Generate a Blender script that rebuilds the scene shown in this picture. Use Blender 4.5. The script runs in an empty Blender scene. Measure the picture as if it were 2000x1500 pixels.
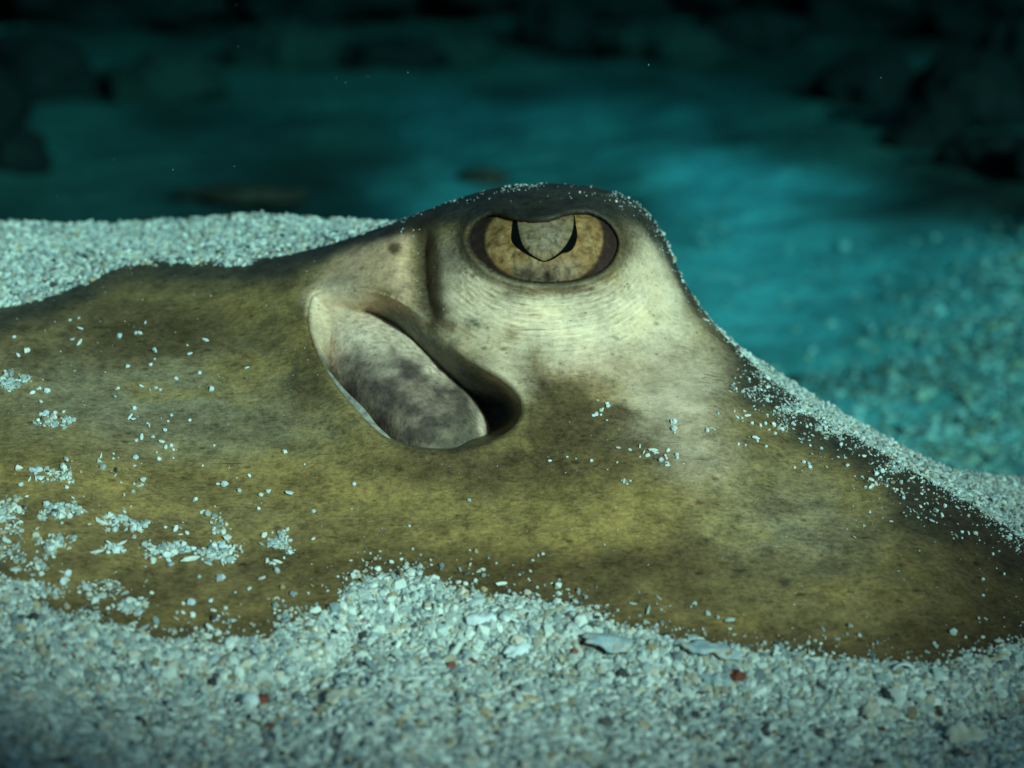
import bpy, math
import numpy as np
from mathutils import Vector, Matrix

# ------------------------------------------------------------------ camera, world, sun, exposure
PITCH = math.radians(10.0)
CAM = np.array([0.0, 0.0, 0.102])
LENS, SENSOR = 80.0, 36.0
FPX = 2000.0 * LENS / SENSOR                      # focal length in photo pixels (2000 wide)
FWD = np.array([0.0, math.cos(PITCH), -math.sin(PITCH)])
UPV = np.array([0.0, math.sin(PITCH), math.cos(PITCH)])
RGT = np.array([1.0, 0.0, 0.0])
FOCUS = 0.412
SUN_AZ, SUN_EL = math.radians(151.0), math.radians(20.0)   # azimuth from +Y towards +X

sc = bpy.context.scene
cam_d = bpy.data.cameras.new('camera')
cam = bpy.data.objects.new('camera', cam_d)
sc.collection.objects.link(cam)
cam.location = CAM
cam.rotation_euler = (math.pi / 2 - PITCH, 0, 0)
cam_d.lens, cam_d.sensor_width = LENS, SENSOR
cam_d.clip_start, cam_d.clip_end = 0.01, 100.0
cam_d.dof.use_dof = True
cam_d.dof.focus_distance = FOCUS
cam_d.dof.aperture_fstop = 18.5
sc.camera = cam

w = bpy.data.worlds.new('World'); sc.world = w; w.use_nodes = True
nt = w.node_tree
sky = nt.nodes.new('ShaderNodeTexSky'); sky.sky_type = 'NISHITA'; sky.sun_disc = False
sky.sun_elevation = SUN_EL; sky.sun_rotation = SUN_AZ
nt.links.new(sky.outputs[0], nt.nodes['Background'].inputs[0])
nt.nodes['Background'].inputs[1].default_value = 0.05

sl = bpy.data.lights.new('sun', 'SUN'); sl.energy = 5.0; sl.angle = math.radians(5.0); sl.color = (1.0, 0.93, 0.83)
so = bpy.data.objects.new('sun', sl); sc.collection.objects.link(so)
sd = Vector((math.sin(SUN_AZ) * math.cos(SUN_EL), math.cos(SUN_AZ) * math.cos(SUN_EL), math.sin(SUN_EL)))
so.rotation_euler = sd.to_track_quat('Z', 'Y').to_euler(); so.location = sd * 3

# where the added blocker's shade ends on the ray and the sand (photo pixel, distance)
BLOCKER_PTS = [(-260, 800, .42), (-60, 1180, .366), (250, 1400, .338), (700, 1478, .328), (1250, 1490, .327), (1650, 1400, .335), (1880, 1200, .378), (2020, 1010, .42)]
BLOCKER_CAP = 0.275
sc.view_settings.view_transform = 'Standard'; sc.view_settings.look = 'None'
sc.view_settings.gamma = 1.0; sc.view_settings.use_curve_mapping = False
sc.view_settings.exposure = 0.45
sc.render.engine = 'CYCLES'
sc.cycles.use_denoising = True
sc.cycles.max_bounces = 4
sc.cycles.diffuse_bounces = 2
sc.cycles.volume_bounces = 0

COL = sc.collection
rng = np.random.default_rng(7)

# ------------------------------------------------------------------ helpers
def unproj(x, y, d):
    x = np.asarray(x, float); y = np.asarray(y, float); d = np.asarray(d, float)
    a = ((x - 1000) / FPX)[..., None] * RGT - ((y - 750) / FPX)[..., None] * UPV + FWD
    return CAM + d[..., None] * a

def toimg(P):
    v = P - CAM
    d = v @ FWD
    return 1000 + FPX * (v @ RGT) / d, 750 - FPX * (v @ UPV) / d, d

def sstep(a, b, x):
    t = np.clip((x - a) / (b - a), 0, 1)
    return t * t * (3 - 2 * t)

def _hash(ix, iy, iz, seed):
    n = (ix * 374761393 + iy * 668265263 + iz * 1442695041 + seed * 974711) & 0xFFFFFFFF
    n = ((n ^ (n >> 13)) * 1274126177) & 0xFFFFFFFF
    n = (n ^ (n >> 16)) & 0xFFFFFFFF
    return n / 4294967295.0

def vnoise(x, y, z=0.0, seed=0):
    x, y, z = np.broadcast_arrays(np.asarray(x, float), np.asarray(y, float), np.asarray(z, float))
    xi, yi, zi = np.floor(x).astype(np.int64), np.floor(y).astype(np.int64), np.floor(z).astype(np.int64)
    fx, fy, fz = x - xi, y - yi, z - zi
    fx, fy, fz = [t * t * (3 - 2 * t) for t in (fx, fy, fz)]
    r = 0
    for a in (0, 1):
        for b in (0, 1):
            for c in (0, 1):
                wgt = (fx if a else 1 - fx) * (fy if b else 1 - fy) * (fz if c else 1 - fz)
                r = r + wgt * _hash(xi + a, yi + b, zi + c, seed)
    return r * 2 - 1

def fbm(x, y, z=0.0, oct=4, seed=0):
    r, a = 0, 0.5
    for i in range(oct):
        r = r + a * vnoise(np.asarray(x) * 2 ** i, np.asarray(y) * 2 ** i, np.asarray(z) * 2 ** i, seed + i * 17)
        a *= 0.5
    return r

def curve(pts, sm=14):
    pts = np.array(pts, float)
    xs = np.arange(-700, 2801, 2.0)
    ys = np.interp(xs, pts[:, 0], pts[:, 1])
    k = np.exp(-0.5 * (np.arange(-60, 61) * 2.0 / sm) ** 2); k /= k.sum()
    ys = np.convolve(np.pad(ys, 60, mode='edge'), k, mode='valid')
    return lambda x: np.interp(x, xs, ys)

def chaikin(p, n=2):
    p = np.array(p, float)
    for _ in range(n):
        q = np.roll(p, -1, 0)
        p = np.stack([0.75 * p + 0.25 * q, 0.25 * p + 0.75 * q], 1).reshape(-1, 2)
    return p

def sdf(px, py, poly):
    """signed distance, positive inside"""
    shp = px.shape; px = px.ravel(); py = py.ravel()
    d = np.full(px.shape, 1e9); ins = np.zeros(px.shape, bool)
    for i in range(len(poly)):
        ax, ay = poly[i]; bx, by = poly[(i + 1) % len(poly)]
        ex, ey = bx - ax, by - ay
        t = np.clip(((px - ax) * ex + (py - ay) * ey) / (ex * ex + ey * ey + 1e-12), 0, 1)
        d = np.minimum(d, np.hypot(px - ax - t * ex, py - ay - t * ey))
        c = ((ay > py) != (by > py))
        with np.errstate(divide='ignore', invalid='ignore'):
            ins ^= c & (px < ex * (py - ay) / (ey if ey else 1e-12) + ax)
    return np.where(ins, d, -d).reshape(shp)

def polyline_d(px, py, pts):
    d = np.full(px.shape, 1e9); tt = np.zeros(px.shape)
    n = len(pts) - 1
    for i in range(n):
        (ax, ay), (bx, by) = pts[i], pts[i + 1]
        ex, ey = bx - ax, by - ay
        t = np.clip(((px - ax) * ex + (py - ay) * ey) / (ex * ex + ey * ey), 0, 1)
        di = np.hypot(px - ax - t * ex, py - ay - t * ey)
        m = di < d
        d = np.where(m, di, d); tt = np.where(m, (i + t) / n, tt)
    return d, tt

def mesh_np(name, V, F, mat=None, smooth=True, parent=None, color=None, link=True):
    me = bpy.data.meshes.new(name)
    V = np.asarray(V, np.float32); F = np.asarray(F, np.int32)
    me.vertices.add(len(V)); me.vertices.foreach_set('co', V.ravel())
    k = F.shape[1]
    me.loops.add(F.size); me.loops.foreach_set('vertex_index', F.ravel())
    me.polygons.add(len(F)); me.polygons.foreach_set('loop_start', np.arange(0, F.size, k, dtype=np.int32))
    me.polygons.foreach_set('loop_total', np.full(len(F), k, np.int32))
    me.polygons.foreach_set('use_smooth', np.full(len(F), smooth, bool))
    me.update(calc_edges=True)
    if color is not None:
        at = me.attributes.new('tint', 'FLOAT_COLOR', 'POINT')
        c = np.ones((len(V), 4), np.float32); c[:, :3] = color
        at.data.foreach_set('color', c.ravel())
    if mat: me.materials.append(mat)
    if not link: return me
    o = bpy.data.objects.new(name, me); COL.objects.link(o)
    if parent: o.parent = parent
    return o

def grid_faces(nr, nc, flip=False, wrap=False):
    r, c = np.meshgrid(np.arange(nr - 1), np.arange(nc if wrap else nc - 1), indexing='ij')
    c2 = (c + 1) % nc
    a, b, d, e = r * nc + c, r * nc + c2, (r + 1) * nc + c2, (r + 1) * nc + c
    F = np.stack([a, b, d, e], -1).reshape(-1, 4)
    return F[:, ::-1] if flip else F

def tag(o, label, cat=None, group=None, kind=None):
    o['label'] = label
    if cat: o['category'] = cat
    if group: o['group'] = group
    if kind: o['kind'] = kind
    return o

# ------------------------------------------------------------------ materials
def new_mat(name):
    m = bpy.data.materials.new(name); m.use_nodes = True
    t = m.node_tree; b = t.nodes['Principled BSDF']
    return m, t, b

def noise(t, scale, detail=4, rough=0.6, vec=None):
    n = t.nodes.new('ShaderNodeTexNoise'); n.inputs['Scale'].default_value = scale
    n.inputs['Detail'].default_value = detail; n.inputs['Roughness'].default_value = rough
    if vec is not None: t.links.new(vec, n.inputs['Vector'])
    return n.outputs['Fac']

def ramp(t, fac, stops):
    r = t.nodes.new('ShaderNodeValToRGB'); t.links.new(fac, r.inputs[0])
    e = r.color_ramp.elements
    while len(e) > 1: e.remove(e[-1])
    e[0].position = stops[0][0]; e[0].color = (*stops[0][1], 1)
    for p, c in stops[1:]:
        x = e.new(p); x.color = (*c, 1)
    return r.outputs[0]

def mixc(t, mode, fac, a, b):
    m = t.nodes.new('ShaderNodeMix'); m.data_type = 'RGBA'; m.blend_type = mode
    if isinstance(fac, (int, float)): m.inputs[0].default_value = fac
    else: t.links.new(fac, m.inputs[0])
    for i, v in ((6, a), (7, b)):
        if isinstance(v, tuple): m.inputs[i].default_value = (*v, 1)
        else: t.links.new(v, m.inputs[i])
    return m.outputs[2]

def bump(t, b, h, strength, dist):
    n = t.nodes.new('ShaderNodeBump'); n.inputs['Strength'].default_value = strength
    n.inputs['Distance'].default_value = dist
    t.links.new(h, n.inputs['Height']); t.links.new(n.outputs[0], b.inputs['Normal'])

def obj_coord(t, scale=(1, 1, 1)):
    c = t.nodes.new('ShaderNodeTexCoord'); m = t.nodes.new('ShaderNodeMapping')
    m.inputs['Scale'].default_value = scale
    t.links.new(c.outputs['Object'], m.inputs['Vector'])
    return m.outputs[0]

def g3(v): return (v, v, v)

def skin_mat():
    m, t, b = new_mat('ray_skin')
    at = t.nodes.new('ShaderNodeAttribute'); at.attribute_name = 'tint'
    v = obj_coord(t); vs = obj_coord(t, (0.72, 1.0, 1.15))
    big = ramp(t, noise(t, 70, 9, 0.74, v), [(0.3, (0.56, 0.55, 0.50)), (0.5, (1, 1, 1)), (0.7, (1.3, 1.25, 1.12))])
    c = mixc(t, 'MULTIPLY', 1.0, at.outputs['Color'], big)
    mid = ramp(t, noise(t, 260, 10, 0.82, v), [(0.34, (0.36, 0.35, 0.33)), (0.5, (1, 1, 1)), (0.66, (1.45, 1.4, 1.25))])
    # the pale head skin is smoother than the olive back
    sg = t.nodes.new('ShaderNodeSeparateColor'); t.links.new(at.outputs['Color'], sg.inputs[0])
    def amount(lo_, hi_):
        q = t.nodes.new('ShaderNodeMapRange'); q.inputs[1].default_value = 0.2; q.inputs[2].default_value = 0.55
        q.inputs[3].default_value = hi_; q.inputs[4].default_value = lo_
        t.links.new(sg.outputs[1], q.inputs[0]); return q.outputs[0]
    c = mixc(t, 'MULTIPLY', amount(0.36, 0.85), c, mid)
    fine = ramp(t, noise(t, 1300, 4, 0.75, vs), [(0.34, g3(0.4)), (0.5, g3(1.0)), (0.68, g3(1.5))])
    c = mixc(t, 'MULTIPLY', amount(0.28, 0.65), c, fine)
    # small dark pores and blotches
    vo = t.nodes.new('ShaderNodeTexVoronoi'); vo.inputs['Scale'].default_value = 260; vo.inputs['Randomness'].default_value = 1
    t.links.new(vs, vo.inputs['Vector'])
    sp = ramp(t, vo.outputs['Distance'], [(0.07, g3(1)), (0.2, g3(0))])
    gate = ramp(t, noise(t, 140, 2, 0.5, v), [(0.44, g3(0)), (0.56, g3(1))])
    spm = mixc(t, 'MULTIPLY', 1.0, sp, gate)
    c = mixc(t, 'MIX', spm, c, mixc(t, 'MULTIPLY', 1.0, c, (0.5, 0.46, 0.42)))
    vo2 = t.nodes.new('ShaderNodeTexVoronoi'); vo2.inputs['Scale'].default_value = 700
    t.links.new(vs, vo2.inputs['Vector'])
    sp2 = ramp(t, vo2.outputs['Distance'], [(0.1, g3(1)), (0.26, g3(0))])
    gate2 = ramp(t, noise(t, 420, 2, 0.5, v), [(0.52, g3(0)), (0.6, g3(1))])
    c = mixc(t, 'MIX', mixc(t, 'MULTIPLY', 1.0, sp2, gate2), c, mixc(t, 'MULTIPLY', 1.0, c, (0.58, 0.55, 0.5)))
    # thin pale and dark scratches
    sv = obj_coord(t, (0.16, 1.5, 1.5))
    scr = ramp(t, noise(t, 700, 2, 0.5, sv), [(0.70, g3(0)), (0.74, g3(1))])
    # faint diagonal scars
    mp = t.nodes.new('ShaderNodeMapping'); mp.inputs['Rotation'].default_value = (0.4, 0.5, 0.9); mp.inputs['Scale'].default_value = (0.12, 1.6, 1.6)
    t.links.new(v, mp.inputs['Vector'])
    scr2 = ramp(t, noise(t, 520, 2, 0.5, mp.outputs[0]), [(0.71, g3(0)), (0.74, g3(1))])
    c = mixc(t, 'MIX', scr2, c, mixc(t, 'MULTIPLY', 1.0, c, (0.66, 0.64, 0.6)))
    c = mixc(t, 'MIX', scr, c, mixc(t, 'MULTIPLY', 1.0, c, (0.6, 0.58, 0.5)))
    t.links.new(c, b.inputs['Base Color'])
    b.inputs['Roughness'].default_value = 0.5
    b.inputs['Specular IOR Level'].default_value = 0.2
    hm = t.nodes.new('ShaderNodeMath'); hm.operation = 'ADD'
    t.links.new(noise(t, 700, 5, 0.7, vs), hm.inputs[0]); t.links.new(noise(t, 2600, 2, 0.6, v), hm.inputs[1])
    bump(t, b, hm.outputs[0], 0.22, 0.0005)
    return m

def tint_mat(name, rough=0.8, n1=(900, 0.35), b_=(1500, 0.3, 0.0003), spec=0.1):
    m, t, b = new_mat(name)
    at = t.nodes.new('ShaderNodeAttribute'); at.attribute_name = 'tint'
    v = obj_coord(t)
    c = at.outputs['Color']
    if n1:
        k = ramp(t, noise(t, n1[0], 5, 0.7, v), [(0.28, g3(1 - n1[1])), (0.5, g3(1)), (0.72, g3(1 + n1[1] * 0.7))])
        c = mixc(t, 'MULTIPLY', 1.0, c, k)
    t.links.new(c, b.inputs['Base Color'])
    b.inputs['Roughness'].default_value = rough; b.inputs['Specular IOR Level'].default_value = spec
    if b_: bump(t, b, noise(t, b_[0], 4, 0.65, v), b_[1], b_[2])
    return m

def noise_mat(name, stops, scale, rough=0.8, detail=6, b_=None, spec=0.1):
    m, t, b = new_mat(name)
    v = obj_coord(t)
    t.links.new(ramp(t, noise(t, scale, detail, 0.68, v), stops), b.inputs['Base Color'])
    b.inputs['Roughness'].default_value = rough; b.inputs['Specular IOR Level'].default_value = spec
    if b_: bump(t, b, noise(t, b_[0], 4, 0.65, v), b_[1], b_[2])
    return m

M_SKIN = skin_mat()
M_VALVE = tint_mat('valve_skin', 0.6, (800, 0.6), (900, 0.4, 0.0006))
M_GRAIN = tint_mat('sand_grain', 0.85, None, None, 0.08)
def sand_mat():
    m, t, b = new_mat('coral_sand')
    v = obj_coord(t)
    vo = t.nodes.new('ShaderNodeTexVoronoi'); vo.inputs['Scale'].default_value = 1050; t.links.new(v, vo.inputs['Vector'])
    hs = t.nodes.new('ShaderNodeSeparateColor'); t.links.new(vo.outputs['Color'], hs.inputs[0])
    c = ramp(t, hs.outputs[0], [(0.0, (0.28, 0.27, 0.24)), (0.25, (0.5, 0.5, 0.46)), (0.6, (0.68, 0.68, 0.62)), (0.85, (0.78, 0.76, 0.7)), (1.0, (0.5, 0.4, 0.28))])
    e = ramp(t, vo.outputs['Distance'], [(0.3, g3(1)), (0.75, g3(0.35))])
    t.links.new(mixc(t, 'MULTIPLY', 1.0, c, e), b.inputs['Base Color'])
    b.inputs['Roughness'].default_value = 0.9; b.inputs['Specular IOR Level'].default_value = 0.08
    inv = t.nodes.new('ShaderNodeMath'); inv.operation = 'SUBTRACT'; inv.inputs[0].default_value = 1.0
    t.links.new(vo.outputs['Distance'], inv.inputs[1])
    bump(t, b, inv.outputs[0], 1.0, 0.0006)
    return m
M_SAND = sand_mat()
M_IRIS = tint_mat('iris', 0.5, (800, 0.8), (1300, 0.5, 0.0003))
M_SCLERA = noise_mat('eyeball_dark', [(0.3, (0.026, 0.012, 0.009)), (0.55, (0.055, 0.026, 0.019)), (0.75, (0.10, 0.05, 0.036))], 450, 0.4)
M_PUPIL = noise_mat('pupil_black', [(0.3, (0.003, 0.003, 0.003)), (0.7, (0.006, 0.006, 0.006))], 300, 1.0, spec=0.0)

# ------------------------------------------------------------------ image curves read off the photograph
SIL = curve([(-700, 626), (-400, 610), (0, 590), (60, 580), (110, 568), (160, 548), (200, 516), (250, 501), (330, 504), (420, 504), (500, 501), (560, 497),
             (620, 484), (700, 459), (760, 438), (820, 415), (880, 392), (940, 373), (1000, 362), (1070, 357), (1150, 363),
             (1210, 377), (1255, 402), (1288, 440), (1313, 500), (1340, 557), (1370, 602), (1400, 640), (1450, 692),
             (1500, 737), (1600, 806), (1700, 870), (1800, 930), (1900, 986), (2000, 1050), (2200, 1180), (2500, 1330), (2800, 1450)], 11)
CONTACT0 = curve([(-700, 1180), (-200, 1150), (0, 1152), (60, 1180), (110, 1228), (190, 1222), (250, 1240), (300, 1268), (420, 1258),
                  (520, 1255), (560, 1222), (655, 1200), (680, 1152), (730, 1140), (790, 1130), (870, 1145), (960, 1170), (1050, 1180),
                  (1150, 1208), (1250, 1240), (1400, 1266), (1550, 1290), (1700, 1303), (1800, 1306), (1900, 1297), (1960, 1280), (2040, 1255),
                  (2200, 1290), (2500, 1420), (2800, 1520)], 9)
def CONTACT(x): return CONTACT0(x) + 9 * fbm(np.asarray(x) / 38.0, 0.3, oct=3, seed=5)

EYE = chaikin([(913, 466), (921, 439), (944, 422), (970, 418), (990, 427), (1020, 434), (1056, 436), (1084, 431), (1104, 421),
               (1128, 416), (1156, 417), (1185, 431), (1205, 455), (1210, 480), (1200, 508), (1176, 532), (1140, 546),
               (1096, 553), (1050, 553), (1005, 547), (966, 532), (936, 508), (918, 484)], 2)
SPIR = chaikin([(606, 582), (600, 635), (618, 690), (648, 742), (690, 795), (730, 838), (768, 864), (820, 878), (885, 880),
                (945, 869), (996, 843), (1021, 806), (1012, 770), (976, 738), (920, 706), (880, 672), (845, 638), (805, 600),
                (762, 576), (715, 565), (660, 566), (622, 572)], 2)
GROOVE = [(832, 420), (828, 470), (829, 530), (834, 590), (846, 635), (880, 658), (930, 672), (985, 690)]
SP_C = np.array([785.0, 735.0]); SP_T = np.array([0.69, 0.724]); SP_N = np.array([0.724, -0.69])

# ------------------------------------------------------------------ depth of the ray's skin: thin-plate spline over measured points (metres)
CP = np.array([
    (-600, 1180, .362), (-600, 900, .402), (-600, 620, .455), (-300, 1160, .364), (-300, 900, .403), (-300, 640, .452),
    (0, 1160, .366), (0, 900, .405), (0, 700, .438), (0, 580, .462), (300, 1260, .361), (300, 1080, .386), (300, 900, .410),
    (300, 700, .440), (300, 600, .456), (300, 500, .476), (480, 505, .466), (600, 1210, .370), (600, 1000, .398), (570, 800, .424),
    (570, 620, .444), (600, 530, .452), (620, 490, .458), (800, 1140, .381), (800, 960, .402), (720, 500, .446), (720, 460, .451),
    (790, 480, .442), (790, 440, .447), (800, 720, .424), (700, 640, .434), (900, 880, .409), (960, 760, .420),
    (840, 500, .4375), (880, 440, .440), (900, 500, .4315), (960, 500, .4272), (1070, 490, .4255), (1180, 495, .4285), (1250, 500, .4360),
    (1290, 500, .4430), (1070, 400, .4345), (1070, 370, .4400), (960, 410, .4370), (1200, 410, .4370), (1070, 560, .4262),
    (960, 600, .4275), (1180, 600, .4285), (1300, 600, .4360), (1070, 700, .4235), (1250, 720, .4265), (1360, 640, .4370), (1370, 700, .4310),
    (1070, 900, .4075), (1070, 1180, .3765), (1250, 880, .4085), (1250, 1240, .370),
    (1400, 1265, .3685), (1400, 1000, .397), (1400, 820, .4155), (1450, 720, .432), (1500, 760, .430), (1600, 830, .4255), (1550, 1290, .367),
    (1700, 1305, .3665), (1700, 1080, .391), (1700, 910, .414), (1850, 1300, .370), (1850, 1100, .392), (1850, 990, .409), (2000, 1260, .379), (2000, 1100, .402), (2000, 1070, .408),
    (2200, 1290, .385), (2200, 1210, .402), (2600, 1440, .375), (2600, 1380, .390),
])
def _U(r2): return np.where(r2 > 0, r2 * np.log(np.maximum(r2, 1e-12)), 0) * 0.5
_cx, _cy, _cd = CP[:, 0] / 1000, CP[:, 1] / 1000, CP[:, 2]
_n = len(CP)
_K = _U((_cx[:, None] - _cx) ** 2 + (_cy[:, None] - _cy) ** 2) + np.eye(_n) * 2e-4
_P = np.stack([np.ones(_n), _cx, _cy], 1)
_A = np.zeros((_n + 3, _n + 3)); _A[:_n, :_n] = _K; _A[:_n, _n:] = _P; _A[_n:, :_n] = _P.T
_W = np.linalg.solve(_A, np.concatenate([_cd, np.zeros(3)]))
def DB(x, y):
    x = np.asarray(x, float) / 1000; y = np.asarray(y, float) / 1000
    shp = np.broadcast(x, y).shape
    x = np.broadcast_to(x, shp).ravel(); y = np.broadcast_to(y, shp).ravel()
    out = np.empty(x.size)
    for i in range(0, x.size, 20000):
        s = slice(i, i + 20000)
        out[s] = _U((x[s, None] - _cx) ** 2 + (y[s, None] - _cy) ** 2) @ _W[:_n] + _W[_n] + _W[_n + 1] * x[s] + _W[_n + 2] * y[s]
    return out.reshape(shp)

VL, VW, VR = 258.0, 101.0, 0.0165
def valve_axis(cal):
    t_ = (cal + 14) / VL
    return np.maximum(1 - np.abs(np.clip(t_, -1, 1)) ** 3.2, 0) ** (1 / 2.5), VW * (0.60 + 0.40 * sstep(-250, -40, cal)), \
        -24 + 8 * sstep(-100, -250, cal) + 3 * np.sin(t_ * 3), 0.0046 - 0.0020 * sstep(-120, -300, cal)
def skin_depth(x, y):
    """depth of the skin with every modelled feature"""
    D = DB(x, y)
    D = D + np.maximum(y - CONTACT0(x), 0) * 0.00010
    # spiracle cavity
    near = (x > 520) & (x < 1100) & (y > 500) & (y < 950)
    s = np.full(x.shape, -999.0); s[near] = sdf(x[near], y[near], SPIR)
    perp = (x - SP_C[0]) * SP_N[0] + (y - SP_C[1]) * SP_N[1]
    al = (x - SP_C[0]) * SP_T[0] + (y - SP_C[1]) * SP_T[1]
    wdt = 9 + 62 * sstep(-30, 45, perp) * sstep(235, 150, al)
    wdt = np.maximum(wdt, 110 * sstep(-90, -175, al))
    prof = np.clip(s / wdt, 0, 1)
    D = D + 0.021 * np.where(prof > 0, prof ** 1.1, 0)
    D = D + 0.008 * sstep(90, 190, al) * sstep(0, 16, s) * sstep(0, 60, perp)
    r_, w_, c_, k_ = valve_axis(al)
    q_ = (perp - c_) / (w_ * np.maximum(r_, 1e-3))
    vdep = DB(x, y) + k_ + VR - VR * r_ * np.sqrt(np.clip(1 - q_ * q_, 0, 1)) + 0.0003 + 0.0300 * sstep(-165, -40, al) ** 1.3
    kk = 0.0030
    hmix = np.clip(0.5 + 0.5 * (D - vdep) / kk, 0, 1)
    smin = D * (1 - hmix) + vdep * hmix - kk * hmix * (1 - hmix)
    D = np.where((s > 0) & (al < -20), smin, D)
    # softly raised rim and a lip rolling into the hole
    D = D - 0.0010 * np.exp(-(np.minimum(s, 0) / 38) ** 2) * (s < 0) * sstep(-150, -60, al)
    D = D + 0.0009 * np.exp(-(np.minimum(s, 0) / 5) ** 2) * (s <= 0) * (s > -900)
    # groove between eye turret and spiracle ridge
    gd, gt = polyline_d(x, y, GROOVE)
    amp = 0.0050 * sstep(0.0, 0.22, gt) * (1 - 0.86 * sstep(0.6, 1.0, gt))
    wd = 19 + 8 * gt
    wl = wd * (0.95 + 1.0 * sstep(842, 822, x) * sstep(640, 540, y))
    D = D + amp * np.exp(-(gd / wl) ** 2) - 0.0003 * np.exp(-((gd - 42) / 22) ** 2) * sstep(0.75, 0.4, gt) * (x < 830)
    # eye: lids, socket, wrinkles
    near = (x > 700) & (x < 1420) & (y > 340) & (y < 800)
    e = np.full(x.shape, -999.0); e[near] = sdf(x[near], y[near], EYE)
    o = np.maximum(-e, 0)
    D = D - 0.0009 * np.exp(-((o - 9) / 9) ** 2) * (e <= 0)
    D = D + 0.0034 * sstep(0, 9, e)
    up = sstep(470, 420, y)                       # heavy upper lid / brow
    D = D - 0.0016 * up * np.exp(-((o - 14) / 15) ** 2) * (e <= 0) * np.exp(-((x - 1060) / 95) ** 2)
    wob = 2.6 * fbm(x / 70, y / 22, oct=5, seed=3)
    wr = np.sin(o * 0.58 + wob) * (0.5 + 0.9 * vnoise(x / 26, y / 7, 0.0, 4))
    wr2 = np.sin(o * 1.0 + 1.5 * wob + 2.0 * fbm(x / 25, y / 10, oct=3, seed=9)) * (0.5 + 0.8 * vnoise(x / 18, y / 6, 0.0, 6))
    side = 0.35 + 0.65 * sstep(505, 560, y) + 0.5 * sstep(60, 25, o) * sstep(560, 505, y) * (x < 930)
    WRK = (0.6 * wr + 0.5 * wr2) * sstep(4, 16, o) * sstep(200, 70, o) * (e <= 0) * sstep(850, 930, x) * sstep(1320, 1220, x) * side
    D = D + 0.00030 * WRK
    # skin unevenness
    D = D + 0.0011 * fbm(x / 190, y / 110, oct=3, seed=21) + 0.00022 * fbm(x / 34, y / 20, oct=3, seed=33)
    return D, s, e, perp, al, o, gd, gt, WRK

# ------------------------------------------------------------------ the ray's body: front rows, roll over the crest, far side
xs = np.concatenate([np.arange(-640, 540, 7.0), np.arange(540, 1345, 2.4), np.arange(1345, 2480, 6.0)])
NF, NR, NB = 330, 26, 26
yt = SIL(xs); yb = CONTACT0(xs) + 110
slope = np.gradient(yt, xs)
wroll = np.clip(34 * np.sqrt(1 + slope ** 2), 34, 105)
tt = np.linspace(0, 1, NF)
Yf = yb + (yt + wroll - yb) * tt[:, None]
Xf = np.broadcast_to(xs, Yf.shape)
phi = np.linspace(0, math.pi / 2, NR + 1)[1:, None]
Yr = yt + wroll * (1 - np.sin(phi)); Xr = np.broadcast_to(xs, Yr.shape)
wd_roll = 0.0085
X = np.concatenate([Xf, Xr]); Y = np.concatenate([Yf, Yr])
D, S_SP, S_EYE, PERP, AL, OEYE, GD, GT, WRK = skin_depth(X, Y)
D[NF:] += wd_roll * (1 - np.cos(phi))
# far side: falls away behind the crest
dtop = D[-1]
ph = np.linspace(0, 1, NB + 1)[1:, None]
yfar = yt + 15 + (560 - (yt - 360) * 0.55).clip(60, 560) * (1 - np.cos(ph * math.pi / 2)) - 15 * np.cos(ph * math.pi / 2)
dfar = dtop + 0.085 * np.sin(ph * math.pi / 2) ** 0.9
Pfront = unproj(X, Y, D)
Pfar = unproj(np.broadcast_to(xs, yfar.shape), yfar, dfar)
P = np.concatenate([Pfront, Pfar])
nr, nc = P.shape[:2]

# skin albedo (linear): the animal's own patches, some with shade painted in
def blob(x, y, cx, cy, rx, ry, ang=0.0, hard=1.0):
    c, s_ = math.cos(math.radians(ang)), math.sin(math.radians(ang))
    u = ((x - cx) * c + (y - cy) * s_) / rx; v = (-(x - cx) * s_ + (y - cy) * c) / ry
    return np.exp(-((u * u + v * v) ** hard))
Xp = np.concatenate([X, np.broadcast_to(xs, yfar.shape)]); Yp = np.concatenate([Y, np.broadcast_to(yt, yfar.shape)])
def padf(a, v): return np.concatenate([a, np.full(yfar.shape, v)])
S_, E_, PE_, AL_, O_, GD_, GT_ = [padf(a, v) for a, v in ((S_SP, -999.), (S_EYE, -999.), (PERP, 0.), (AL, 0.), (OEYE, 999.), (GD, 999.), (GT, 0.))]
wx = Xp + 34 * fbm(Xp / 90, Yp / 60, oct=4, seed=41); wy = Yp + 26 * fbm(Xp / 90, Yp / 60, oct=4, seed=47)
n1 = fbm(Xp / 120, Yp / 55, oct=5, seed=51); n2 = fbm(Xp / 40, Yp / 20, oct=4, seed=57)
OLIVE = np.array([0.295, 0.174, 0.066]); DARK = np.array([0.108, 0.059, 0.026]); PALE = np.array([0.97, 0.615, 0.405])
YEL = np.array([0.43, 0.246, 0.080]); GREY = np.array([0.39, 0.275, 0.165]); BEIGE = np.array([0.82, 0.43, 0.25]); NIGHT = np.array([0.036, 0.028, 0.020])
C = np.ones(Xp.shape + (3,)) * OLIVE
def lay(mask, col):
    global C
    m = np.clip(mask, 0, 1)[..., None]
    C = C * (1 - m) + np.asarray(col) * m
lay(0.75 * blob(wx, wy, 420, 850, 260, 130, 10) + 0.5 * blob(wx, wy, 150, 760, 250, 90), GREY)
lay(0.8 * (blob(wx, wy, 330, 930, 300, 55) + blob(wx, wy, 640, 960, 160, 60) + blob(wx, wy, 950, 1060, 330, 55) + blob(wx, wy, 1380, 970, 200, 70) + blob(wx, wy, 1150, 1000, 150, 60)), YEL)
lay(0.75 * blob(wx, wy, 1560, 1030, 170, 110), GREY * 0.9)
lay(0.6 * sstep(0.05, 0.45, n1), YEL)
lay(0.4 * sstep(0.08, 0.5, -n1), DARK)
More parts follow.
